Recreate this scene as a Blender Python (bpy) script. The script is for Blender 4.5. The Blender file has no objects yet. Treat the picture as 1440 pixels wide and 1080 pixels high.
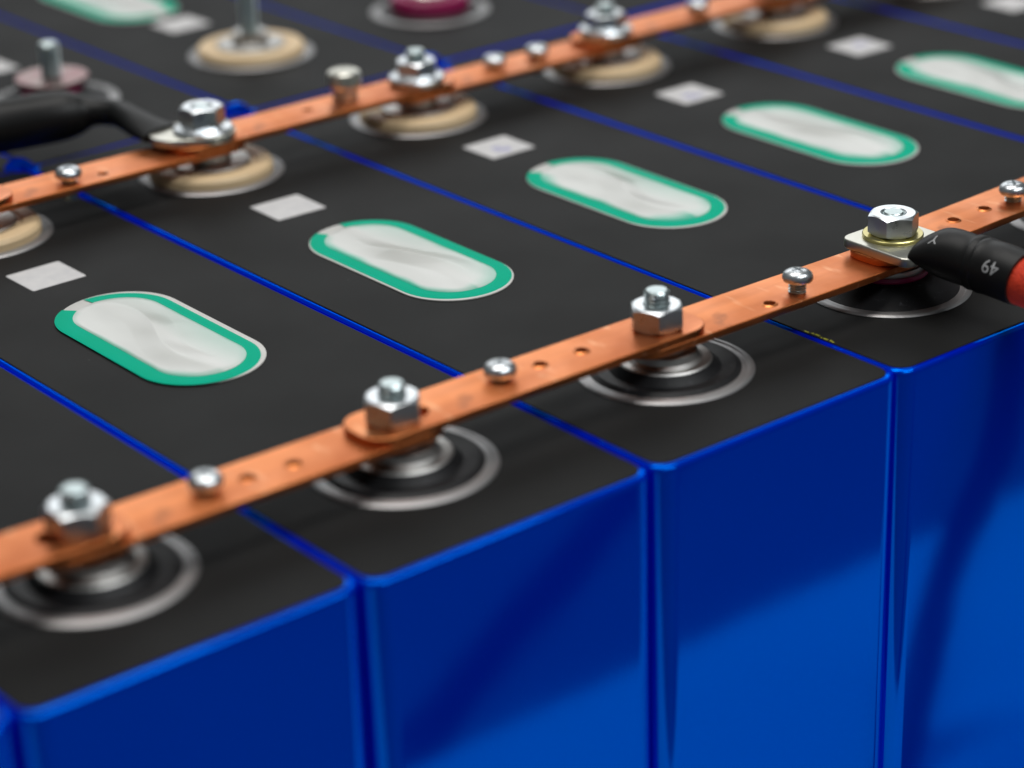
import bpy, bmesh, math, random
from mathutils import Vector, Matrix
random.seed(7)
MM = 0.001
scene = bpy.context.scene
COL = scene.collection

# ------------------------------------------------------------------ camera
cam_d = bpy.data.cameras.new("camera")
cam = bpy.data.objects.new("camera", cam_d); COL.objects.link(cam)
RX = Vector((0.7752, -0.6309, -0.0308)); RY = Vector((0.2782, 0.2972, 0.9134)); RZ = Vector((-0.5671, -0.7167, 0.4059))
RZ.normalize(); RX = (RX - RZ * RX.dot(RZ)).normalized(); RY = RZ.cross(RX)
m = Matrix((RX, RY, RZ)).transposed().to_4x4()
m.translation = Vector((-157.52, -335.83, 221.73)) * MM
cam.matrix_world = m
cam_d.sensor_width = 36; cam_d.lens = 3438.67 / 1440 * 36
cam_d.clip_start = 0.02; cam_d.clip_end = 50
cam_d.dof.use_dof = True; cam_d.dof.focus_distance = 0.584
cam_d.dof.aperture_fstop = 7.4; cam_d.dof.aperture_blades = 0
scene.camera = cam

# ------------------------------------------------------------------ world, lamps, exposure (an indoor workshop)
w = bpy.data.worlds.new("World"); scene.world = w; w.use_nodes = True
w.node_tree.nodes["Background"].inputs[0].default_value = (0.80, 0.88, 0.92, 1)
w.node_tree.nodes["Background"].inputs[1].default_value = 0.10
def area(name, loc, target, sx, sy, power, col=(1, 1, 1)):
    d = bpy.data.lights.new(name, 'AREA'); d.shape = 'RECTANGLE'; d.size = sx; d.size_y = sy
    d.energy = power; d.color = col
    o = bpy.data.objects.new(name, d); COL.objects.link(o)
    o.location = loc
    o.rotation_euler = (Vector(target) - Vector(loc)).to_track_quat('-Z', 'Y').to_euler()
    return o
area("overhead_area_light", (0.2, 0.42, 1.5), (0.2, 0.1, 0), 1.2, 0.6, 12.5, (1.0, 0.98, 0.95))
area("window_light", (1.7, 2.3, 1.25), (0.2, 0.15, 0), 2.4, 1.2, 15, (0.97, 0.99, 1.0))
area("overhead_area_light", (0.45, -0.75, 1.35), (0.4, -0.25, -0.2), 1.4, 0.35, 13, (0.95, 0.98, 1.0))  # added fill lamp, brightens the bench front and the blue faces
scene.view_settings.view_transform = 'Standard'; scene.view_settings.look = 'None'
scene.view_settings.exposure = 0; scene.view_settings.gamma = 1

# ------------------------------------------------------------------ materials
def mat(name, col, rough=0.5, metal=0.0, spec=0.5, noise=None, bump=None, coat=0, rvar=None):
    """noise=(scale, amount, col2) mixes a second colour; bump=(scale, strength, dist)."""
    M = bpy.data.materials.new(name); M.use_nodes = True
    nt = M.node_tree; p = nt.nodes["Principled BSDF"]
    p.inputs["Base Color"].default_value = (*col, 1); p.inputs["Roughness"].default_value = rough
    p.inputs["Metallic"].default_value = metal; p.inputs["Specular IOR Level"].default_value = spec
    p.inputs["Coat Weight"].default_value = coat
    tc = nt.nodes.new("ShaderNodeTexCoord")
    def nz(scale, detail=4):
        n = nt.nodes.new("ShaderNodeTexNoise"); n.inputs["Scale"].default_value = scale; n.inputs["Detail"].default_value = detail
        nt.links.new(tc.outputs["Object"], n.inputs["Vector"]); return n
    if noise:
        n = nz(noise[0]); r = nt.nodes.new("ShaderNodeValToRGB")
        r.color_ramp.elements[0].position = noise[3] if len(noise) > 3 else .35
        r.color_ramp.elements[1].position = noise[4] if len(noise) > 4 else .7
        r.color_ramp.elements[0].color = (*col, 1)
        r.color_ramp.elements[1].color = tuple(c + (d - c) * noise[1] for c, d in zip(col, noise[2])) + (1,)
        nt.links.new(n.outputs["Fac"], r.inputs["Fac"]); nt.links.new(r.outputs["Color"], p.inputs["Base Color"])
    if rvar:
        n = nz(rvar[0]); mr = nt.nodes.new("ShaderNodeMapRange")
        mr.inputs["To Min"].default_value = rvar[1]; mr.inputs["To Max"].default_value = rvar[2]
        mr.inputs["From Min"].default_value = .3; mr.inputs["From Max"].default_value = .7
        nt.links.new(n.outputs["Fac"], mr.inputs["Value"]); nt.links.new(mr.outputs["Result"], p.inputs["Roughness"])
    if bump:
        n = nz(bump[0], 6); b = nt.nodes.new("ShaderNodeBump")
        b.inputs["Strength"].default_value = bump[1]; b.inputs["Distance"].default_value = bump[2]
        nt.links.new(n.outputs["Fac"], b.inputs["Height"]); nt.links.new(b.outputs["Normal"], p.inputs["Normal"])
    return M

def blue_film():
    M = bpy.data.materials.new("blue_film"); M.use_nodes = True; nt = M.node_tree
    nt.nodes.remove(nt.nodes["Principled BSDF"]); out = nt.nodes["Material Output"]
    d = nt.nodes.new("ShaderNodeBsdfDiffuse"); d.inputs["Color"].default_value = (0.0, 0.022, 0.85, 1)
    g = nt.nodes.new("ShaderNodeBsdfAnisotropic"); g.inputs["Color"].default_value = (0.0, 0.17, 0.76, 1); g.inputs["Roughness"].default_value = 0.075
    mx = nt.nodes.new("ShaderNodeMixShader"); mx.inputs[0].default_value = 0.55
    tc = nt.nodes.new("ShaderNodeTexCoord"); n = nt.nodes.new("ShaderNodeTexNoise"); n.inputs["Scale"].default_value = 22
    b = nt.nodes.new("ShaderNodeBump"); b.inputs["Strength"].default_value = 0.045; b.inputs["Distance"].default_value = 0.002
    nt.links.new(tc.outputs["Object"], n.inputs["Vector"]); nt.links.new(n.outputs["Fac"], b.inputs["Height"])
    nt.links.new(b.outputs["Normal"], g.inputs["Normal"])
    nt.links.new(d.outputs[0], mx.inputs[1]); nt.links.new(g.outputs[0], mx.inputs[2]); nt.links.new(mx.outputs[0], out.inputs[0])
    return M

def membrane_mat():
    """milky film, greener where it runs over the green band (vertex attribute 'over_band')"""
    M = mat("milky_film", (.72, .70, .66), rough=.28, spec=.5)
    nt = M.node_tree; p = nt.nodes["Principled BSDF"]
    a = nt.nodes.new("ShaderNodeAttribute"); a.attribute_name = "over_band"
    tc = nt.nodes.new("ShaderNodeTexCoord"); n = nt.nodes.new("ShaderNodeTexNoise"); n.inputs["Scale"].default_value = 60
    mp = nt.nodes.new("ShaderNodeMapping"); mp.inputs["Scale"].default_value = (1, .35, 1)
    nt.links.new(tc.outputs["Object"], mp.inputs["Vector"]); nt.links.new(mp.outputs["Vector"], n.inputs["Vector"])
    r = nt.nodes.new("ShaderNodeValToRGB"); r.color_ramp.elements[0].color = (.56, .55, .52, 1); r.color_ramp.elements[1].color = (.70, .69, .66, 1)
    r.color_ramp.elements[0].position = .35; r.color_ramp.elements[1].position = .65
    mx = nt.nodes.new("ShaderNodeMixRGB"); mx.inputs[2].default_value = (0.0, .42, .265, 1)
    nt.links.new(n.outputs["Fac"], r.inputs["Fac"]); nt.links.new(r.outputs["Color"], mx.inputs[1]); nt.links.new(a.outputs["Fac"], mx.inputs[0])
    nt.links.new(mx.outputs[0], p.inputs["Base Color"])
    return M

FILM = blue_film()
def sheet_mat():
    M = mat("black_sheet", (.008, .008, .0078), rough=.6, spec=.15, noise=(9, .4, (.013, .013, .0127)), bump=(2600, .12, .0002), rvar=(24, .57, .65))
    nt = M.node_tree; p = nt.nodes["Principled BSDF"]; base = p.inputs["Base Color"].links[0].from_socket
    tc = nt.nodes.new("ShaderNodeTexCoord")
    v = nt.nodes.new("ShaderNodeTexVoronoi"); v.inputs["Scale"].default_value = 95
    lt = nt.nodes.new("ShaderNodeMath"); lt.operation = 'LESS_THAN'; lt.inputs[1].default_value = .022
    n = nt.nodes.new("ShaderNodeTexNoise"); n.inputs["Scale"].default_value = 30
    gt = nt.nodes.new("ShaderNodeMath"); gt.operation = 'GREATER_THAN'; gt.inputs[1].default_value = .53
    mu = nt.nodes.new("ShaderNodeMath"); mu.operation = 'MULTIPLY'
    mx = nt.nodes.new("ShaderNodeMixRGB"); mx.inputs[2].default_value = (.07, .07, .068, 1)
    for x in (v, n): nt.links.new(tc.outputs["Object"], x.inputs["Vector"])
    nt.links.new(v.outputs["Distance"], lt.inputs[0]); nt.links.new(n.outputs["Fac"], gt.inputs[0])
    nt.links.new(lt.outputs[0], mu.inputs[0]); nt.links.new(gt.outputs[0], mu.inputs[1])
    nt.links.new(mu.outputs[0], mx.inputs[0]); nt.links.new(base, mx.inputs[1]); nt.links.new(mx.outputs[0], p.inputs["Base Color"])
    return M
SHEET = sheet_mat()
def copper_mat():
    M = mat("copper", (.85, .295, .10), rough=.38, metal=1, rvar=(60, .27, .5), bump=(260, .12, .0004))
    nt = M.node_tree; p = nt.nodes["Principled BSDF"]; tc = nt.nodes.new("ShaderNodeTexCoord")
    def layer(scale, stretch, lo, hi, detail=6):
        mp = nt.nodes.new("ShaderNodeMapping"); mp.inputs["Scale"].default_value = stretch
        n = nt.nodes.new("ShaderNodeTexNoise"); n.inputs["Scale"].default_value = scale; n.inputs["Detail"].default_value = detail
        r = nt.nodes.new("ShaderNodeMapRange"); r.inputs["From Min"].default_value = lo; r.inputs["From Max"].default_value = hi
        nt.links.new(tc.outputs["Object"], mp.inputs["Vector"]); nt.links.new(mp.outputs["Vector"], n.inputs["Vector"]); nt.links.new(n.outputs["Fac"], r.inputs["Value"])
        return r.outputs["Result"]
    col = None
    for fac, c, amt in ((layer(38, (.6, 1, 1), .42, .66), (.60, .17, .05, 1), .9), (layer(150, (.12, 1.6, 1), .5, .72), (.56, .17, .06, 1), .45), (layer(330, (1, .25, 1), .62, .74, 2), (.95, .52, .28, 1), .5), (layer(90, (1, 1, 1), .66, .74), (.30, .10, .04, 1), .6)):
        mx = nt.nodes.new("ShaderNodeMixRGB"); mu = nt.nodes.new("ShaderNodeMath"); mu.operation = 'MULTIPLY'; mu.inputs[1].default_value = amt
        nt.links.new(fac, mu.inputs[0]); nt.links.new(mu.outputs[0], mx.inputs[0]); mx.inputs[2].default_value = c
        if col: nt.links.new(col, mx.inputs[1])
        else: mx.inputs[1].default_value = (.85, .295, .10, 1)
        col = mx.outputs[0]
    nt.links.new(col, p.inputs["Base Color"]); return M
COPPER = copper_mat()
ZINC = mat("zinc_steel", (.78, .81, .83), rough=.3, metal=1, noise=(170, .5, (.64, .70, .72)), rvar=(240, .24, .40))
ZINC_DULL = mat("zinc_thread", (.58, .66, .66), rough=.3, metal=1, noise=(300, .6, (.42, .5, .5)))
BRASSY = mat("yellow_passivated_steel", (.66, .60, .24), rough=.3, metal=1, noise=(200, .8, (.50, .42, .20)))
ALU = mat("bare_aluminium", (.37, .36, .36), rough=.46, metal=1, noise=(140, .8, (.36, .36, .36)), bump=(500, .25, .0004))
ALU_BRIGHT = mat("machined_aluminium", (.54, .53, .51), rough=.42, metal=1, noise=(130, .6, (.46, .45, .43)), bump=(700, .15, .0003))
TIN = mat("tinned_copper", (.74, .73, .66), rough=.34, metal=1, noise=(120, .6, (.60, .58, .48)))
BLACK_PLASTIC = mat("black_plastic", (.008, .008, .009), rough=.5, spec=.3, noise=(900, .8, (.06, .06, .07), .62, .75))
BEIGE = mat("beige_plastic", (.78, .58, .34), rough=.5, noise=(160, .5, (.68, .48, .28)))
MAGENTA = mat("magenta_gasket", (.32, .008, .09), rough=.35)
GREEN = mat("green_band", (.0, .43, .27), rough=.6, spec=.05, noise=(90, .5, (.0, .40, .22)))
MILKY = membrane_mat()
LABEL = mat("label_paper", (.66, .64, .63), rough=.55, noise=(260, .5, (.50, .49, .50)))
LABEL_INK = mat("pale_violet_ink", (.36, .35, .55), rough=.6)
SLEEVE = mat("heat_shrink_black", (.006, .006, .006), rough=.46, spec=.35, bump=(160, .15, .0005))
REDWIRE = mat("red_silicone", (.80, .05, .010), rough=.7, noise=(700, .7, (.55, .022, .005)), bump=(1500, .6, .0006))
PRINT = mat("grey_print", (.42, .42, .42), rough=.6)
YELLOW = mat("yellow_print", (.40, .38, .02), rough=.6)
BENCH = mat("bench_laminate", (.74, .74, .73), rough=.55, noise=(8, .4, (.67, .67, .67)))
FLOOR = mat("floor_concrete", (.40, .40, .39), rough=.8, noise=(3, .6, (.32, .32, .32)))

# ------------------------------------------------------------------ mesh helpers (all sizes in mm)
def new_mesh(name, verts, faces, material, sharp=32, smooth=True):
    me = bpy.data.meshes.new(name)
    me.from_pydata([(x * MM, y * MM, z * MM) for x, y, z in verts], [], faces)
    bm = bmesh.new(); bm.from_mesh(me)
    bmesh.ops.remove_doubles(bm, verts=bm.verts, dist=1e-7)
    bmesh.ops.recalc_face_normals(bm, faces=bm.faces)
    bm.to_mesh(me); bm.free()
    finish(me, material, sharp, smooth); return me
def finish(me, material, sharp=32, smooth=True):
    if material: me.materials.clear(); me.materials.append(material)
    if smooth:
        me.shade_smooth()
        if sharp: me.set_sharp_from_angle(angle=math.radians(sharp))
def put(name, me, parent=None, loc=(0, 0, 0), rz=0, rx=0, ry=0):
    o = bpy.data.objects.new(name, me); COL.objects.link(o)
    o.location = Vector(loc) * MM; o.rotation_euler = (rx, ry, rz)
    if parent: o.parent = parent
    return o
def thing(name, label, cat, loc=(0, 0, 0), rz=0, group=None, me=None, rx=0, ry=0):
    o = put(name, me, None, loc, rz, rx, ry)
    o["label"] = label; o["category"] = cat
    if group: o["group"] = group
    return o
def lathe_data(prof, n=72, V=None, F=None):
    V = [] if V is None else V; F = [] if F is None else F
    b = len(V); k = len(prof)
    for i in range(n):
        a = 2 * math.pi * i / n
        for r, z in prof: V.append((r * math.cos(a), r * math.sin(a), z))
    for i in range(n):
        j = (i + 1) % n
        for q in range(k - 1):
            F.append((b + i * k + q, b + j * k + q, b + j * k + q + 1, b + i * k + q + 1))
    return V, F
def lathe(name, prof, material, n=72, sharp=32):
    V, F = lathe_data(prof, n); return new_mesh(name, V, F, material, sharp)
def loft(name, loops, material, sharp=32, caps=True, smooth=True):
    n = len(loops[0]); V = [p for l in loops for p in l]; F = []
    for i in range(len(loops) - 1):
        for j in range(n):
            k = (j + 1) % n
            F.append((i * n + j, i * n + k, (i + 1) * n + k, (i + 1) * n + j))
    if caps: F.append(tuple(range(n))[::-1]); F.append(tuple(range((len(loops) - 1) * n, len(loops) * n)))
    return new_mesh(name, V, F, material, sharp, smooth)
def rrect(x0, y0, x1, y1, r, seg=6, hold=0):
    """rounded rectangle; hold adds points just past each arc so flat sides keep flat normals"""
    P = []
    for cx, cy, a0 in ((x1 - r, y0 + r, -90), (x1 - r, y1 - r, 0), (x0 + r, y1 - r, 90), (x0 + r, y0 + r, 180)):
        arc = [(cx + r * math.cos(math.radians(a0 + 90 * i / seg)), cy + r * math.sin(math.radians(a0 + 90 * i / seg))) for i in range(seg + 1)]
        if hold:
            t0 = math.radians(a0); t1 = math.radians(a0 + 90)
            arc = [(arc[0][0] + hold * math.sin(t0), arc[0][1] - hold * math.cos(t0))] + arc + [(arc[-1][0] - hold * math.sin(t1), arc[-1][1] + hold * math.cos(t1))]
        P += arc
    return P
def stadium(hw, hl, seg=24):
    P = []
    for s, a0 in ((1, 0), (-1, 180)):
        for i in range(seg + 1):
            a = math.radians(a0 + 180 * i / seg); P.append((hw * math.cos(a), s * (hl - hw) + hw * math.sin(a)))
    return P
def circle(cx, cy, r, n=24): return [(cx + r * math.cos(2 * math.pi * i / n), cy + r * math.sin(2 * math.pi * i / n)) for i in range(n)]
def plate(name, outlines, z0, z1, bevel, material, sharp=32):
    """flat plate with holes: filled 2-D curve, extruded and bevelled, turned into a mesh"""
    cu = bpy.data.curves.new(name, 'CURVE'); cu.dimensions = '2D'; cu.fill_mode = 'BOTH'
    for k, P in enumerate(outlines):
        s = cu.splines.new('POLY'); s.points.add(len(P) - 1)
        for p, (x, y) in zip(s.points, P): p.co = (x * MM, y * MM, 0, 1)
        s.use_cyclic_u = True
    cu.extrude = (z1 - z0) / 2 * MM - bevel * MM; cu.bevel_depth = bevel * MM; cu.bevel_resolution = 2; cu.offset = -bevel * MM
    o = bpy.data.objects.new(name, cu); COL.objects.link(o)
    dg = bpy.context.evaluated_depsgraph_get(); dg.update()
    me = bpy.data.meshes.new_from_object(o.evaluated_get(dg), depsgraph=dg)
    bpy.data.objects.remove(o); bpy.data.curves.remove(cu)
    me.name = name
    for v in me.vertices: v.co.z += (z0 + z1) / 2 * MM
    finish(me, material, sharp); return me
def boolean(me, cutter):
    a = bpy.data.objects.new("a", me); b = bpy.data.objects.new("b", cutter); COL.objects.link(a); COL.objects.link(b)
    md = a.modifiers.new("b", 'BOOLEAN'); md.object = b; md.operation = 'DIFFERENCE'; md.solver = 'EXACT'
    dg = bpy.context.evaluated_depsgraph_get(); dg.update()
    r = bpy.data.meshes.new_from_object(a.evaluated_get(dg), depsgraph=dg)
    mats = list(me.materials)[:1]
    bpy.data.objects.remove(a); bpy.data.objects.remove(b)
    finish(r, mats[0], 32); return r
def sweep(name, path, material, n=28, sharp=60, caps=True):
    """path: list of (x,y,z,half_width,half_height)"""
    loops = []
    for i, (x, y, z, a, b) in enumerate(path):
        p0 = Vector(path[max(0, i - 1)][:3]); p1 = Vector(path[min(len(path) - 1, i + 1)][:3])
        t = (p1 - p0).normalized(); s = t.cross(Vector((0, 0, 1)))
        s = s.normalized() if s.length > 1e-4 else Vector((1, 0, 0)); u = s.cross(t)
        loops.append([tuple(Vector((x, y, z)) + s * (a * math.cos(2 * math.pi * k / n)) + u * (b * math.sin(2 * math.pi * k / n))) for k in range(n)])
    return loft(name, loops, material, sharp, caps)
def smooth_path(pts, per=8):
    """Catmull-Rom through tuples of any length"""
    out = []
    for i in range(len(pts) - 1):
        p = [pts[max(0, i - 1)], pts[i], pts[i + 1], pts[min(len(pts) - 1, i + 2)]]
        for s in range(per):
            t = s / per
            out.append(tuple(.5 * (2 * b + (c - a) * t + (2 * a - 5 * b + 4 * c - d) * t * t + (3 * b - a - 3 * c + d) * t ** 3) for a, b, c, d in zip(*p)))
    out.append(tuple(pts[-1])); return out

# ------------------------------------------------------------------ the setting
def box(name, x0, y0, z0, x1, y1, z1, r, material):
    loops = [[(x, y, z0) for x, y in rrect(x0, y0, x1, y1, r)], [(x, y, z1 - r * .3) for x, y in rrect(x0, y0, x1, y1, r)],
             [(x, y, z1) for x, y in rrect(x0 + r * .3, y0 + r * .3, x1 - r * .3, y1 - r * .3, r * .7)]]
    return loft(name, loops, material)
H = 207.0
o = put("bench_top", box("bench_top", -500, -208, -H - 30, 1000, 760, -H, 6, BENCH)); o["kind"] = "structure"
o = put("floor", new_mesh("floor", [(-6000, -6000, -950), (6000, -6000, -950), (6000, 6000, -950), (-6000, 6000, -950)], [(0, 1, 2, 3)], FLOOR)); o["kind"] = "structure"

# ------------------------------------------------------------------ battery cells
P = 73.0; L = 266.5; W = 72.6
TF, TB = 38.0, 226.0
def cell_body():
    x0, x1 = -W / 2, W / 2; R = .9
    loops = [[(x, y, z) for x, y in rrect(x0, 0, x1, L, 4.5, 8, .5)] for z in (-H, -R - .6)]
    for a in (0, 18, 36, 54, 72, 90):
        a = math.radians(a); d = R * (1 - math.cos(a)); z = -R + R * math.sin(a)
        loops.append([(x, y, z) for x, y in rrect(x0 + d, d, x1 - d, L - d, 4.5 - d, 8, .5)])
    d = 2.6; loops.append([(x, y, 0) for x, y in rrect(x0 + d, d, x1 - d, L - d, 2, 8, .5)])
    return loft("film_wrap", loops, FILM, 40)
ME_BODY = cell_body()
def sheet_mesh(h, y0):
    o0 = rrect(-h, y0, h, L - .9, 4.2, 8); o1 = rrect(-h + .12, y0 + .12, h - .12, L - 1.0, 4.1, 8)
    return loft("top_sheet", [[(x, y, 0.02) for x, y in o0], [(x, y, .22) for x, y in o0], [(x, y, .30) for x, y in o1]], SHEET)
ME_SHEET = sheet_mesh(35.25, 1.4); ME_SHEET2 = sheet_mesh(35.6, .9)
SZ = .30                                                     # top of the black sheet

# vent cover: pale rim, green band with a gap, milky creased film
ME_RIM = loft("cover_rim", [[(x, y, SZ - .1) for x, y in stadium(15.2, 33.0)], [(x, y, SZ + .25) for x, y in stadium(15.2, 33.0)], [(x, y, SZ + .4) for x, y in stadium(14.9, 32.7)]], mat("pale_rim", (.66, .65, .61), rough=.45, noise=(200, .4, (.48, .47, .45))))
def stad_pt(hw, hl, s, N):
    """point at fraction s of a stadium, same parameter for every offset"""
    P0 = stadium(1, 1.0001, 40)
    Q = []
    straight = 33.0; arc = math.pi * 12
    tot = 2 * straight + 2 * arc; d = (s % 1) * tot; h = hl - hw
    if d < arc: a = d / 12; return (hw * math.cos(a), h + hw * math.sin(a))
    d -= arc
    if d < straight: return (-hw, h - 2 * h * d / straight)
    d -= straight
    if d < arc: a = math.pi + d / 12; return (hw * math.cos(a), -h + hw * math.sin(a))
    d -= arc
    return (hw, -h + 2 * h * d / straight)
def band_mesh(dx, dy, gap_at, gap, win):
    N = 150; V, F = [], []
    prof = [(0.0, .0), (.06, .12), (.4, .17), (.7, .2), (1.0, .2)]
    for i in range(N + 1):
        s = gap_at + gap / 2 + (1 - gap) * i / N
        for f, z in prof:
            off = .35 + f * 5.6
            x, y = stad_pt(15.2 - off, 33.0 - off, s, N)
            V.append((x + dx * (1 - f * .5), y + dy, SZ + .40 + z))
    k = len(prof)
    for i in range(N):
        for q in range(k - 1): F.append((i * k + q, (i + 1) * k + q, (i + 1) * k + q + 1, i * k + q + 1))
    return new_mesh("green_band", V, F, GREEN, 60)
def film_mesh(seed, flip, gap_at, gap, wide):
    rnd = random.Random(seed); ph = rnd.uniform(-.3, .3); amp = rnd.uniform(.22, .42)
    N = 140; K = 34; V, F, tint = [], [], []
    for k in range(K + 1):
        f = k / K
        for i in range(N):
            s = i / N
            x, y = stad_pt(11.0, 28.8, s, N)
            x *= f; y *= f
            u = y / 28.8; v = x / 11.0 * flip
            ridge = abs(v - amp * math.sin(math.pi * u + ph)); ridge2 = abs(u - .16 * math.sin(math.pi * v) - ph * .4)
            fall = 1 - f * f
            h = .64 + .22 * min(1, (1 - f) / .05) + 1.3 * fall - 2.1 * min(ridge, .5) * fall - .9 * min(ridge2, .3) * fall + .16 * math.sin(7 * u + 3 * v) * fall
            V.append((x, y, SZ + h))
            ed = 1 - wide * (1 + .22 * math.sin(5 * s * 6.28 + seed) + .18 * math.sin(2 * s * 6.28 + seed * .7) + .1 * math.sin(13 * s * 6.28))
            t = min(1, max(0, (f - ed) / (.16 if x < 0 else .5 + .15 * math.sin(9 * s * 6.28 + seed))))
            g = abs((s - gap_at + .5) % 1 - .5) / (gap * .8)
            t *= min(1, max(0, (g - .8) * 3))
            tint.append(min(1, t * (.9 if x < 0 else 1) + max(0, (x / 11 - .1)) * .30 * (1 + .5 * math.sin(3 * u + seed)) + .03))
    for k in range(K):
        for i in range(N):
            j = (i + 1) % N
            F.append((k * N + i, k * N + j, (k + 1) * N + j, (k + 1) * N + i))
    me = bpy.data.meshes.new("milky_film"); me.from_pydata([(a * MM, b * MM, c * MM) for a, b, c in V], [], F)
    at = me.attributes.new("over_band", 'FLOAT', 'POINT')
    for i, t in enumerate(tint): at.data[i].value = t
    finish(me, MILKY, 20); return me
# terminals
ME_RING = lathe("terminal_ring", [(17.3, SZ - .2), (17.3, .75), (17.8, .82), (18.3, .6), (18.8, .6), (19.1, .85), (19.9, .8), (20.4, .45), (20.4, SZ - .2)], ALU, 96)
ME_DISH = lathe("insulator", [(17.4, .2), (17.4, .8), (16.1, 1.5), (14.2, 1.2), (12.8, 1.1), (11.6, 2.2), (11.0, 3.0), (4, 3.0)], BLACK_PLASTIC, 96)
ME_COLLAR = lathe("terminal_collar", [(10.8, 2.4), (10.8, 3.0), (10.5, 3.3), (8.6, 3.3), (7.7, 3.9), (7.4, 5.4), (6.9, 5.7), (5.2, 5.7), (5.0, 7.8), (2.6, 7.8)], ALU_BRIGHT, 96)
ME_CONE = lathe("insulator", [(17.4, .2), (17.4, .8), (15.9, 1.3), (13.5, 2.6), (11.2, 4.2), (10.2, 4.6), (4, 4.6)], BLACK_PLASTIC, 96)
ME_GASKET = lathe("gasket", [(9.7, 4.4), (9.9, 5.0), (9.6, 5.7), (4, 5.7)], MAGENTA, 96)
ME_COLLAR_S = lathe("terminal_collar", [(8.8, 5.5), (8.9, 6.6), (8.7, 7.0), (7.4, 7.05), (7.2, 7.9), (2.6, 7.9)], ALU_BRIGHT, 96)
ME_TAN = lathe("insulator", [(17.4, .2), (17.4, 2.6), (16.7, 3.5), (15.8, 3.8), (12.8, 3.7), (12.4, 3.2), (4, 3.2)], BEIGE, 96)
ME_TAN_COLLAR = lathe("terminal_collar", [(11.2, 3.0), (11.2, 3.9), (10.8, 4.2), (6.2, 4.3), (5.8, 4.6), (5.6, 7.8), (2.6, 7.8)], ALU_BRIGHT, 96)
ME_PURPLE = lathe("insulator", [(16.5, .2), (16.5, .8), (14.5, 1.1), (14.0, 1.6), (4, 1.6)], BLACK_PLASTIC, 96)
ME_PURPLE_G = lathe("gasket", [(13.5, 1.5), (13.4, 5.6), (12.6, 6.4), (4, 6.4)], MAGENTA, 96)
ME_PURPLE_C = lathe("terminal_collar", [(9.5, 6.3), (9.4, 7.4), (9.0, 7.8), (2.6, 7.8)], TIN, 96)

def terminal(parent, y, kind):
    me = {'dark': ME_DISH, 'cone': ME_CONE, 'tan': ME_TAN, 'purple': ME_PURPLE}[kind]
    t = put("terminal", me, parent, (-.4, y, 0))
    put("terminal_ring", ME_RING, t)
    if kind == 'dark': put("terminal_collar", ME_COLLAR, t)
    if kind == 'tan': put("terminal_collar", ME_TAN_COLLAR, t)
    if kind == 'cone': put("gasket", ME_GASKET, t); put("terminal_collar", ME_COLLAR_S, t)
    if kind == 'purple': put("gasket", ME_PURPLE_G, t); put("terminal_collar", ME_PURPLE_C, t)
    return t
ME_CODE = loft("code_label", [[(x, y, SZ - .05) for x, y in rrect(-7.6, -7.1, 7.6, 7.1, .5)], [(x, y, SZ + .1) for x, y in rrect(-7.6, -7.1, 7.6, 7.1, .5)]], LABEL)
def code_ink(seed):
    rnd = random.Random(seed); V, F = [], []
    for i in range(3):
        x, y = rnd.uniform(-4, 1), rnd.uniform(-5, 2); a, b = rnd.uniform(2, 4.5), rnd.uniform(1, 2.4); k = len(V)
        V += [(x, y, SZ + .13 + i * .01), (x + a, y, SZ + .13 + i * .01), (x + a, y + b, SZ + .13 + i * .01), (x, y + b, SZ + .13 + i * .01)]; F.append((k, k + 1, k + 2, k + 3))
    return new_mesh("print_mark", V, F, LABEL_INK)
# (dx, dy, gap position, gap width, seed, flip) of each vent cover
VENT = {1: (-1.2, -.2, .16, .045, 3, 1), 2: (.1, .3, .15, .05, 5, -1), 3: (-.1, .3, .16, .05, 8, 1), 4: (-.1, .2, .16, .04, 11, -1), 5: (.1, .1, .15, .04, 14, 1)}
WIDE = {1: .10, 2: .16, 3: .16, 4: .16, 5: .14}
def build_cell(k, y0, label, front, back, flip=False, row=1, dx=0):
    c = thing("battery_cell", label, "battery cell", ((k + .5) * P + dx, y0, 0), 0, "blue prismatic cells standing in two rows")
    put("film_wrap", ME_BODY, c); put("top_sheet", ME_SHEET, c)
    yl = lambda y: (L - y) if flip else y
    a, b, g, gw, sd, fl = VENT.get(k, (0, .1, .16, .04, 20 + k, 1))
    v = put("vent_cover", ME_RIM, c, (-1.2, yl(132.6), 0), math.pi if flip else 0)
    put("green_band", band_mesh(a, b, g, gw, k), v)
    put("milky_film", film_mesh(sd, fl, g, gw, WIDE.get(k, .12)), v, (a * .5, b, 0))
    lb = put("code_label", ME_CODE, c, (-1.4, yl(186.6), 0), math.radians(random.uniform(-1.5, 1.5)))
    if k in (3, 4, 5) and row == 1: put("print_mark", code_ink(k), lb)
    if front: terminal(c, TF, front)
    if back: terminal(c, TB, back)
    return c
DY = {-2: 5.8, -1: 4.2, 0: 2.86, 1: 1.47, 2: .73, 3: .35, 4: -1.76, 5: -3.65, 6: -5, 7: -6.5, 8: -8, 9: -9, 10: -10}
for k in DY: DY[k] *= .5 if k > 0 else .8
WHERE = {
 -1: "blue battery cell at the bottom left corner of the photo, only its edge showing",
 0: "bottom left blue battery cell under the leftmost hex nut of the front bar",
 1: "blue battery cell whose green vent cover shows a wide pale rim",
 2: "blue battery cell under the third hex nut from the left",
 3: "blue battery cell under the red cable and its tinned lug, yellow specks at its edge",
 4: "blue battery cell whose green vent cover is the second from the right",
 5: "blue battery cell at the right edge with the rightmost, partly cropped green vent cover",
 6: "blurred battery cell in the top right corner with the farthest white code label"}
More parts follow.
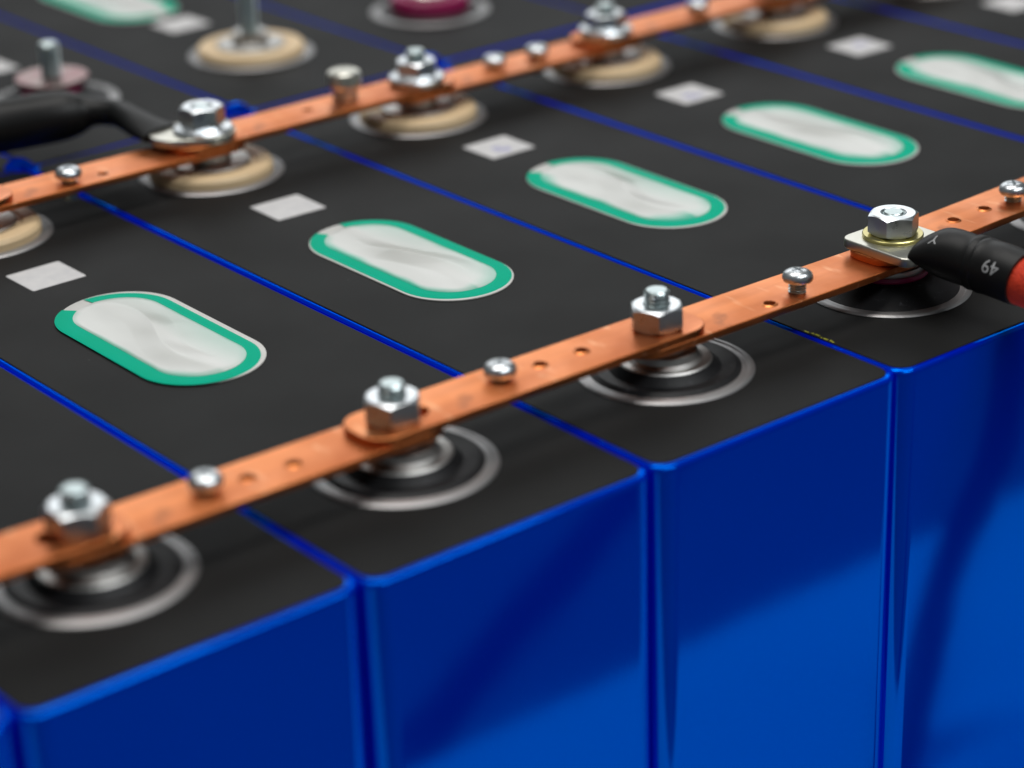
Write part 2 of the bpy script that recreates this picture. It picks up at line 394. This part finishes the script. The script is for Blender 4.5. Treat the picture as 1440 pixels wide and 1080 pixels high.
for k in range(-1, 7):
    if k == -1: f, b = 'dark', 'tan'
    else: f, b = ('cone' if k in (3, 4) else 'dark'), 'tan'
    c = build_cell(k, DY[k], WHERE[k], f, b, dx={2: .4}.get(k, 0))
    if k == 3:                                               # small yellow print on the seam by the front edge
        rnd = random.Random(4); V, F = [], []
        y = 22.5
        while y < 32:
            ln = rnd.uniform(.4, 1.6); x = -35.0 + rnd.uniform(0, .5); q = len(V); ww = rnd.uniform(.25, .6)
            V += [(x, y, SZ + .03), (x + ww, y, SZ + .03), (x + ww, y + ln, SZ + .03), (x, y + ln, SZ + .03)]; F.append((q, q + 1, q + 2, q + 3)); y += ln + rnd.uniform(.2, .7)
        put("print_mark", new_mesh("print_mark", V, F, YELLOW), c)
R2 = 266.8; TF2 = 51.2
WHERE2 = {2: "far row battery cell at the left edge behind the black cable, threaded stud on it",
          3: "far row battery cell with a bare stud on its beige disc",
          4: "far row battery cell with the magenta terminal at the top centre of the photo",
          5: "blurred far row battery cell right of the one with the magenta terminal",
          1: "far row battery cell beyond the left edge, corner only, beside the black cable"}
for k in (1, 2, 3, 4, 5):
    c = thing("battery_cell", WHERE2[k], "battery cell", ((k + .5) * P + 1.6, R2, 0), 0, "blue prismatic cells standing in two rows")
    put("film_wrap", ME_BODY, c); put("top_sheet", ME_SHEET2, c)
    v = put("vent_cover", ME_RIM, c, (0, 143, 0), math.pi); put("green_band", band_mesh(0, .1, .16, .04, k), v); put("milky_film", film_mesh(30 + k, 1, .16, .04, .12), v)
    put("code_label", ME_CODE, c, (2, 98, 0), .03)
    terminal(c, TF2, {3: 'tan', 4: 'purple', 2: 'cone', 5: 'tan', 1: 'tan'}[k])

# little folds of film standing up at the back corners
def fold_mesh():
    loops = []
    for i in range(7):
        t = i / 6
        x = -4.2 + 8.4 * t; h = 3.4 * math.sin(math.pi * (t * .8 + .1)) ** .7; lean = 1.2 * math.sin(4 * t)
        loops.append([(x, lean - .5, -.6), (x, lean + .5, -.6), (x, lean + 1.0, h * .6), (x, lean + .7, h), (x, lean + .1, h * .97), (x, lean - .2, h * .5)])
    return loft("film_fold", loops, FILM, 70)
ME_FOLD = fold_mesh()
for o in [o for o in COL.objects if o.name.startswith("battery_cell") and o.location.y < .1]:
    put("film_fold", ME_FOLD, o, (34.5, L - .8, .2), -.5)
# ------------------------------------------------------------------ hardware prototypes
def hex_nut(name, AF, Hh, bore, material, n=96):
    prof_loops = []
    k = math.tan(math.radians(60)); Rc = AF / 2 * .955
    def rh(a): a = (a + math.pi / 6) % (math.pi / 3) - math.pi / 6; return AF / 2 / math.cos(a)
    A = [2 * math.pi * i / n for i in range(n)]
    P2 = lambda r, a, z: (r * math.cos(a), r * math.sin(a), z)
    ze = [max(0, (rh(a) - Rc) / k) for a in A]
    loops = [[P2(bore, a, 0) for a in A], [P2(Rc, a, 0) for a in A], [P2(rh(a), a, e) for a, e in zip(A, ze)],
             [P2(rh(a), a, Hh - e) for a, e in zip(A, ze)], [P2(Rc, a, Hh) for a in A], [P2(bore + .45, a, Hh) for a in A], [P2(bore, a, Hh - .45) for a in A]]
    me = loft(name, loops + [loops[0]], material, 24, caps=False)
    return me
def stud_mesh(name, r, z0, z1, pitch=1.0):
    prof = [(0, z0)]; z = z0
    while z < z1 - pitch * .9:
        prof += [(r, z + .1), (r, z + pitch * .3), (r * .83, z + pitch * .62), (r * .83, z + pitch * .72)]; z += pitch
    prof += [(r * .98, z + .05), (r * .98, z1 - .5), (r * .8, z1), (0, z1)]
    return lathe(name, prof, ZINC_DULL, 40, 40)
def washer(name, r0, r1, h, material): return lathe(name, [(r0, 0), (r1 - .15, 0), (r1, .15), (r1, h - .2), (r1 - .2, h), (r0, h), (r0, 0)], material, 72)
ME_NUT = hex_nut("hex_nut", 11.0, 5.4, 2.7, ZINC)
ME_NUT6 = hex_nut("hex_nut", 10.8, 5.1, 2.7, ZINC)
ME_WASHER = washer("washer", 3.2, 7.3, .9, BRASSY)
ME_WASHER_Z = washer("washer", 3.2, 8.0, 1.2, TIN)
def screw_mesh():
    prof = [(0, 3.0), (1.6, 2.95), (2.6, 2.7), (3.3, 2.15), (3.6, 1.45), (3.6, .8), (3.35, .25), (2.8, 0), (0, 0)]
    me = lathe("screw_head", [(r, z) for r, z in prof], ZINC, 48, 40)
    V, F = [], []
    def tb(hx, hy):
        b = len(V); z0, z1 = 1.5, 3.6
        for z, s in ((z0, .6), (z1, 1)):
            V.extend([(-hx * s, -hy * s, z), (hx * s, -hy * s, z), (hx * s, hy * s, z), (-hx * s, hy * s, z)])
        F.extend([(b + 3, b + 2, b + 1, b), (b + 4, b + 5, b + 6, b + 7)] + [(b + i, b + (i + 1) % 4, b + 4 + (i + 1) % 4, b + 4 + i) for i in range(4)])
    tb(1.9, .42); c1 = new_mesh("c", V, F, ZINC, 30); V.clear(); F.clear(); tb(.42, 1.9); c2 = new_mesh("c", V, F, ZINC, 30)
    return boolean(boolean(me, c1), c2)
ME_SCREW = screw_mesh()
ME_SHANK = stud_mesh("screw_thread", 2.1, -6, 0.05, .7)
ME_FLANGE = lathe("flange", [(2.7, 0), (8.2, 0), (8.4, .5), (8.0, 1.1), (6.0, 1.9), (5.0, 2.2), (2.7, 2.2)], ZINC, 72)

# ------------------------------------------------------------------ copper bars
def bar_mesh(length, holes, slots, width=15.6, t=1.8, seed=0, ends=(11, 10)):
    """bar along +x, bolt axes at 0 and `length`; small screw holes at (x, y, r)"""
    w2 = width / 2; N = 10; out = []
    x1, x0 = length + ends[1], -ends[0]; re = 6.0
    out = rrect(x0, -w2, x1, w2, re, 8)
    loops = [out] + [circle(x, y, r) for x, y, r in holes]
    for xs, o in slots: loops.append([(x + xs + o, y) for y, x in stadium(3.15, 3.2 + abs(o), 8)])
    return plate("copper_bar", loops, 0, t, .22, COPPER)
ME_BURR = lathe("burr", [(1.35, -.05), (1.45, .3), (1.65, .25), (2.1, -.05)], COPPER, 20)
BZ0, BZ1 = 8.0, 9.85
def bar(a, b, z, holes, burrs, label, group, ends=(11, 10), width=15.6, so=(.6, -.6)):
    """a, b: bolt axes (x, y); holes: (distance along, across, radius)"""
    d = Vector((b[0] - a[0], b[1] - a[1])); ang = math.atan2(d.y, d.x)
    me = bar_mesh(d.length, holes, ((0, so[0]), (d.length, so[1])), width, ends=ends)
    o = thing("copper_bar", label, "copper bar", (a[0], a[1], z), ang, group, me)
    for h in burrs: put("burr", ME_BURR, o, (h[0], h[1], 1.8), random.uniform(0, 6))
    return o
BOLT = {-1: (-41, 42), 0: (33.6, 39.2), 1: (107.0, 38.2), 2: (179.6, 37.6), 3: (254.6, 36.4), 4: (327.6, 39.5), 5: (400, 36)}
gF = "copper bars linking the front terminals"
def local(a, b, p):
    d = (Vector(b) - Vector(a)).normalized(); v = Vector(p) - Vector(a); return (v.dot(d), d.x * v.y - d.y * v.x)
def front_bar(i, z, pts, burr, label, ends=(11, 10), so=(.6, -.6)):
    a, b = BOLT[i], BOLT[i + 1]
    hs = [(*local(a, b, p), 1.4) for p in pts]
    return bar(a, b, z, hs, [hs[q] for q in burr], label, gF, ends, 15.6, so)
front_bar(-1, BZ1, [(-5, 40), (5, 40)], [], "bright copper bar running off the left edge, its end clamped by the leftmost hex nut", (11, 9), (.6, -2.8))
front_bar(0, BZ0, [(62.2, 39.6), (71.3, 38.6), (81.7, 37.7)], [1, 2], "copper bar between the two leftmost hex nuts, one screw and two holes in it")
front_bar(1, BZ1, [(136, 39.0), (146.8, 38.8), (158.2, 38.4)], [1, 2], "copper bar on top of its neighbours between second and third hex nut from left", (10, 10.5), (2.6, -.6))
front_bar(2, BZ0, [(210, 32.9), (220.3, 34.2)], [0], "scratched copper bar running from the third hex nut to the tinned cable lug")
front_bar(3, BZ1, [(277.6, 37.6), (289.1, 37.8), (299.3, 37.2)], [0, 1], "copper bar leaving the cable lug to the right edge behind the black sleeve", (10, 10))
front_bar(4, BZ0, [(350, 38)], [], "copper bar end at the right edge beyond the raised round-head screw")

gN = "hex nuts clamping the front copper bar"; gS = "threaded studs of the terminals"
NZ = BZ1 + 1.82
nl = {0: "blurred hex nut on the front bar, the leftmost one", 1: "hex nut on the front bar, second from the left",
      2: "hex nut third from the left on the front bar", 3: "sharp zinc hex nut on a yellow washer above the tinned cable lug"}
for k in (0, 1, 2):
    z = NZ + (.0 if k != 0 else 0)
    thing("hex_nut", nl[k], "nut", (*BOLT[k], z), {0: .1, 1: .36, 2: .40}[k], gN, ME_NUT)
    thing("threaded_stud", {0: "blurred stud end standing out of the leftmost hex nut", 1: "stud end standing out of the second hex nut from left",
        2: "sharp stud end with visible thread above the third hex nut from left"}[k], "stud", (*BOLT[k], 2), 0, gS, stud_mesh("threaded_stud", 2.85, 0, NZ - 2 + 5.2 + {0: 3.2, 1: 3.0, 2: 3.6}[k]))
LZ = NZ; 
thing("hex_nut", nl[3], "nut", (*BOLT[3], LZ + 2.3 + .9), 1.02, gN, ME_NUT6)
thing("washer", "yellow passivated washer under the sharp zinc nut on the cable lug", "washer", (*BOLT[3], LZ + 2.28), 0, None, ME_WASHER)
thing("threaded_stud", "stud end flush inside the sharp nut over the cable lug", "stud", (*BOLT[3], 2), 0, gS, stud_mesh("threaded_stud", 2.7, 0, LZ + 2.3 + .9 + 5.3 - 2))

def screw(xy, zbar, lift, label, group, tilt=(0, 0)):
    t = thing("pan_head_screw", label, "screw", (*xy, zbar + lift), random.uniform(0, 1.5), group, None, *tilt)
    put("screw_head", ME_SCREW, t); put("screw_thread", ME_SHANK, t)
    return t
gP = "round-head screws in the front copper bar"
screw((62.2, 39.6), BZ0 + 1.8, .9, "blurred round-head screw between the two leftmost hex nuts", gP)
screw((136, 39.0), BZ1 + 1.8, .9, "shiny round-head screw between the second and third hex nut", gP)
screw((220.3, 34.2), BZ0 + 1.8, 2.4, "sharp cross-head screw standing proud of the bar left of the cable lug", gP, (.05, .03))
screw((299.3, 37.2), BZ1 + 1.8, 1.6, "cross-head screw at the right edge above the black sleeve", gP)

# ------------------------------------------------------------------ red cable with lug and sleeve
def power_cable():
    x, y = BOLT[3]
    t = thing("power_cable", "red cable with black heat-shrink sleeve and tinned lug under the sharp nut", "cable", (x, y, LZ))
    out = rrect(-9.9, -14.0, 9.6, 8.2, 3.0, 6)
    lug = put("cable_lug", plate("cable_lug", [out[::1], circle(0, 0, 3.4, 32)], 0, 2.3, .35, TIN), t)
    put("lug_neck", sweep("lug_neck", smooth_path([(-.9, -11.5, 1.4, 7.6, 1.2), (-.8, -15, 2.0, 7.0, 2.4), (-.5, -20, 2.8, 5.4, 4.6)], 5), TIN, 24), lug)
    path = smooth_path([(-.9, -12.2, 2.6, 8.0, 2.4), (-.8, -13.4, 2.9, 7.9, 3.8), (-.6, -16.5, 3.0, 7.2, 5.6), (-.4, -20, 2.9, 6.5, 6.2), (-.1, -25, 2.7, 6.2, 6.2), (.1, -26.3, 2.7, 6.65, 6.6), (.1, -27.6, 2.6, 6.45, 6.4), (.2, -28.8, 2.6, 6.7, 6.6), (.2, -30.4, 2.6, 6.5, 6.45), (.3, -34, 2.6, 6.6, 6.5), (.5, -39.5, 2.2, 6.5, 6.4)], 8)
    sl = put("heat_shrink_sleeve", sweep("heat_shrink_sleeve", path, SLEEVE, 48, 60), t)
    wp = [(255.2, .5, 13.8), (256, -8, 13.2), (264, -28, 11.5), (298, -60, 8), (345, -85, -14), (380, -100, -66), (387, -110, -116), (380, -122, -158), (358, -112, -190), (330, -96, -201), (270, -68, -201), (120, -48, -201), (-60, -50, -201)]
    red = smooth_path([(a - x, b - y, c - LZ, 5.8, 5.8) for a, b, c in wp], 8)
    put("cable_jacket", sweep("cable_jacket", red, REDWIRE, 32, 80), t)
    # print on the sleeve, upside down as in the photograph
    def letters(txt, size, yc, ang0):
        cu = bpy.data.curves.new("t", 'FONT'); cu.body = txt; cu.size = size; cu.align_x = 'CENTER'; cu.align_y = 'CENTER'; cu.resolution_u = 3
        o = bpy.data.objects.new("t", cu); COL.objects.link(o)
        dg = bpy.context.evaluated_depsgraph_get(); dg.update()
        me = bpy.data.meshes.new_from_object(o.evaluated_get(dg), depsgraph=dg); bpy.data.objects.remove(o)
        bm = bmesh.new(); bm.from_mesh(me); bmesh.ops.subdivide_edges(bm, edges=bm.edges, cuts=1); bm.to_mesh(me); bm.free()
        for v in me.vertices:
            # text x runs along +y of the cable (towards the lug), text up turns round the sleeve
            s, u = v.co.x, v.co.y
            yy = yc + s
            k = min(range(len(path)), key=lambda q: abs(path[q][1] - yy)); px, py, pz, hw, hh = path[k]
            a = ang0 - u / 6.5
            v.co = Vector((px - (hw + .06) * math.cos(a), yy, pz + (hh + .06) * math.sin(a))) * MM
        finish(me, PRINT, 0); me.name = "print_mark"; return me
    put("print_mark", letters("49", 4.6, -34.8, math.radians(28)), sl)
    put("print_mark", letters("Y", 3.6, -17.5, math.radians(50)), sl)
power_cable()

# ------------------------------------------------------------------ rear bar and its hardware
RB = {0: (34, 227), 1: (108, 225.5), 2: (179.8, 224.3), 3: (253.6, 224), 4: (326.5, 223), 5: (398.5, 221.5), 6: (471, 220.5), 7: (544, 219)}
gB = "copper bars linking the rear terminals"
def rear_bar(i, z, pts, label):
    a, b = RB[i], RB[i + 1]
    return bar(a, b, z, [(*local(a, b, p), 1.4) for p in pts], [], label, gB, (11, 11))
rear_bar(0, BZ1, [(75, 226)], "blurred copper bar end at the left edge of the rear row")
rear_bar(1, BZ0, [(136, 222.5), (146, 222)], "rear copper bar at the left ending under the flange nut and lug")
rear_bar(2, BZ1, [(231, 225), (215, 225)], "rear copper bar with the tall pinkish cap screw standing on it")
rear_bar(3, BZ0, [(283.5, 224.8), (299.5, 224)], "rear copper bar with two round-head screws close together")
rear_bar(4, BZ1, [(364.5, 221.8)], "far copper bar right of the last rear nut, one screw on it")
rear_bar(5, BZ0, [(430, 221)], "farthest copper bar running out at the top edge of the photo")
gR = "round-head screws in the rear copper bar"
screw((136, 222.5), BZ0 + 1.8, 1.2, "blurred round-head screw on the rear bar at the left edge", gR)
screw((283.5, 224.8), BZ0 + 1.8, .8, "left one of two close round-head screws on the rear bar", gR)
screw((299.5, 224), BZ0 + 1.8, .8, "right one of two close round-head screws on the rear bar", gR)
screw((364.5, 221.8), BZ1 + 1.8, .8, "farthest round-head screw on the rear bar near the top edge", gR)
t = thing("cap_screw", "tall pinkish cap screw standing on the rear bar", "screw", (229.5, 226.5, BZ1 + 1.8))
put("screw_head", lathe("screw_head", [(0, 8.6), (3.6, 8.5), (4.7, 7.8), (5.0, 6.8), (5.0, 4.2), (4.6, 3.6), (3.2, 3.4)], TIN, 48), t)
put("spacer", lathe("spacer", [(3.6, 0), (3.6, 3.5), (2.5, 3.5)], ZINC, 40), t)
gX = "nuts clamping the rear copper bar"
fl = {2: "flange nut over the pale lug at the left end of the rear bar", 3: "rear nut on a round washer beside the tall cap screw", 4: "second farthest rear nut with washer right of two close screws", 5: "farthest rear nut at the top edge of the photo"}
for k in (2, 3, 4, 5):
    z = NZ + (2.2 if k == 2 else 1.2)
    t = thing("flange_nut", fl[k], "nut", (*RB[k], z), .35 + k * .4, gX)
    put("hex_nut", ME_NUT, t, (0, 0, 1.6 if k == 2 else .3)); put("flange", ME_FLANGE, t)
    if k != 2: thing("washer", {3: "pale washer under the rear nut beside the tall cap screw", 4: "pale washer under the second farthest rear nut", 5: "pale washer under the farthest rear nut at the top edge"}[k], "washer", (*RB[k], NZ), 0, "washers on the rear bar", ME_WASHER_Z)
    thing("threaded_stud", {2: "stud end inside the flange nut over the pale lug", 3: "stud end above the rear nut beside the tall cap screw", 4: "stud end above the second farthest rear nut", 5: "stud end above the farthest rear nut at the top edge"}[k], "stud", (*RB[k], 2), 0, gS, stud_mesh("threaded_stud", 2.85, 0, z + {2: 4.8, 3: 6.6, 4: 6.4, 5: 6.2}[k]))
thing("threaded_stud", "bare stud rising from the beige disc in the far row", "stud", (3.5 * P + 1.2, R2 + TF2, 3), 0, gS, stud_mesh("threaded_stud", 2.9, 0, 20))
thing("threaded_stud", "bare stud on the pinkish washer behind the black cable at left", "stud", (2.5 * P + 2.2, R2 + TF2 + 1, 3), 0, gS, stud_mesh("threaded_stud", 3.1, 0, 15.5))
thing("washer", "pinkish washer at the foot of the far stud behind the black cable", "washer", (2.5 * P + 2.2, R2 + TF2 + 1, 6.6), 0, None, washer("washer", 3, 11.2, 1.4, mat("pinkish_steel", (.40, .33, .31), rough=.4, metal=1, noise=(200, .8, (.36, .16, .18)))))
# jumper cable from the rear flange nut towards the left
def jumper():
    x, y = RB[2]
    t = thing("jumper_cable", "blurred black jumper cable at the left with its pale lug under the flange nut", "cable", (x, y, NZ))
    d = Vector((-.86, .51)).normalized(); ang = math.atan2(d.y, d.x)
    put("cable_lug", plate("cable_lug", [rrect(-8.8, -8.2, 15, 8.2, 7.2, 8), circle(0, 0, 3.3, 24)], 0, 2.2, .35, TIN), t, rz=ang)
    pts = [(171, 232, 12.9, 6.8, 2.0), (170, 239, 13.4, 5.6, 3.0), (170, 246, 13.8, 4.4, 3.6), (170, 254, 14, 4.0, 3.8), (166, 260, 14, 4.2, 4.0), (162, 263.5, 13.5, 6.6, 6.2), (156, 267, 13, 7.6, 7.3), (140, 277, 11, 7.8, 7.6), (110, 292, 9, 8, 7.8), (40, 310, 9, 8, 7.8)]
    put("heat_shrink_sleeve", sweep("heat_shrink_sleeve", smooth_path([(a - x, b - y, c - NZ, e, f) for a, b, c, e, f in pts], 8), SLEEVE, 40, 60), t)
jumper()
# black cables lying in front of the cells: seen in the photograph only as dark streaks mirrored in the blue faces
def loose(pts, r, label):
    thing("loose_cable", label, "cable", (0, 0, 0), 0, None, sweep("loose_cable", smooth_path([(a, b, c, r, r) for a, b, c in pts], 8), SLEEVE, 20, 60))
loose([(800, -515, -205), (600, -412, -207), (379, -297, -214), (303, -260, -217), (225, -219, -219), (190, -214, -250), (170, -230, -400)], 8, "dark cable hanging by the bench edge, mirrored as the streak in the second blue face")
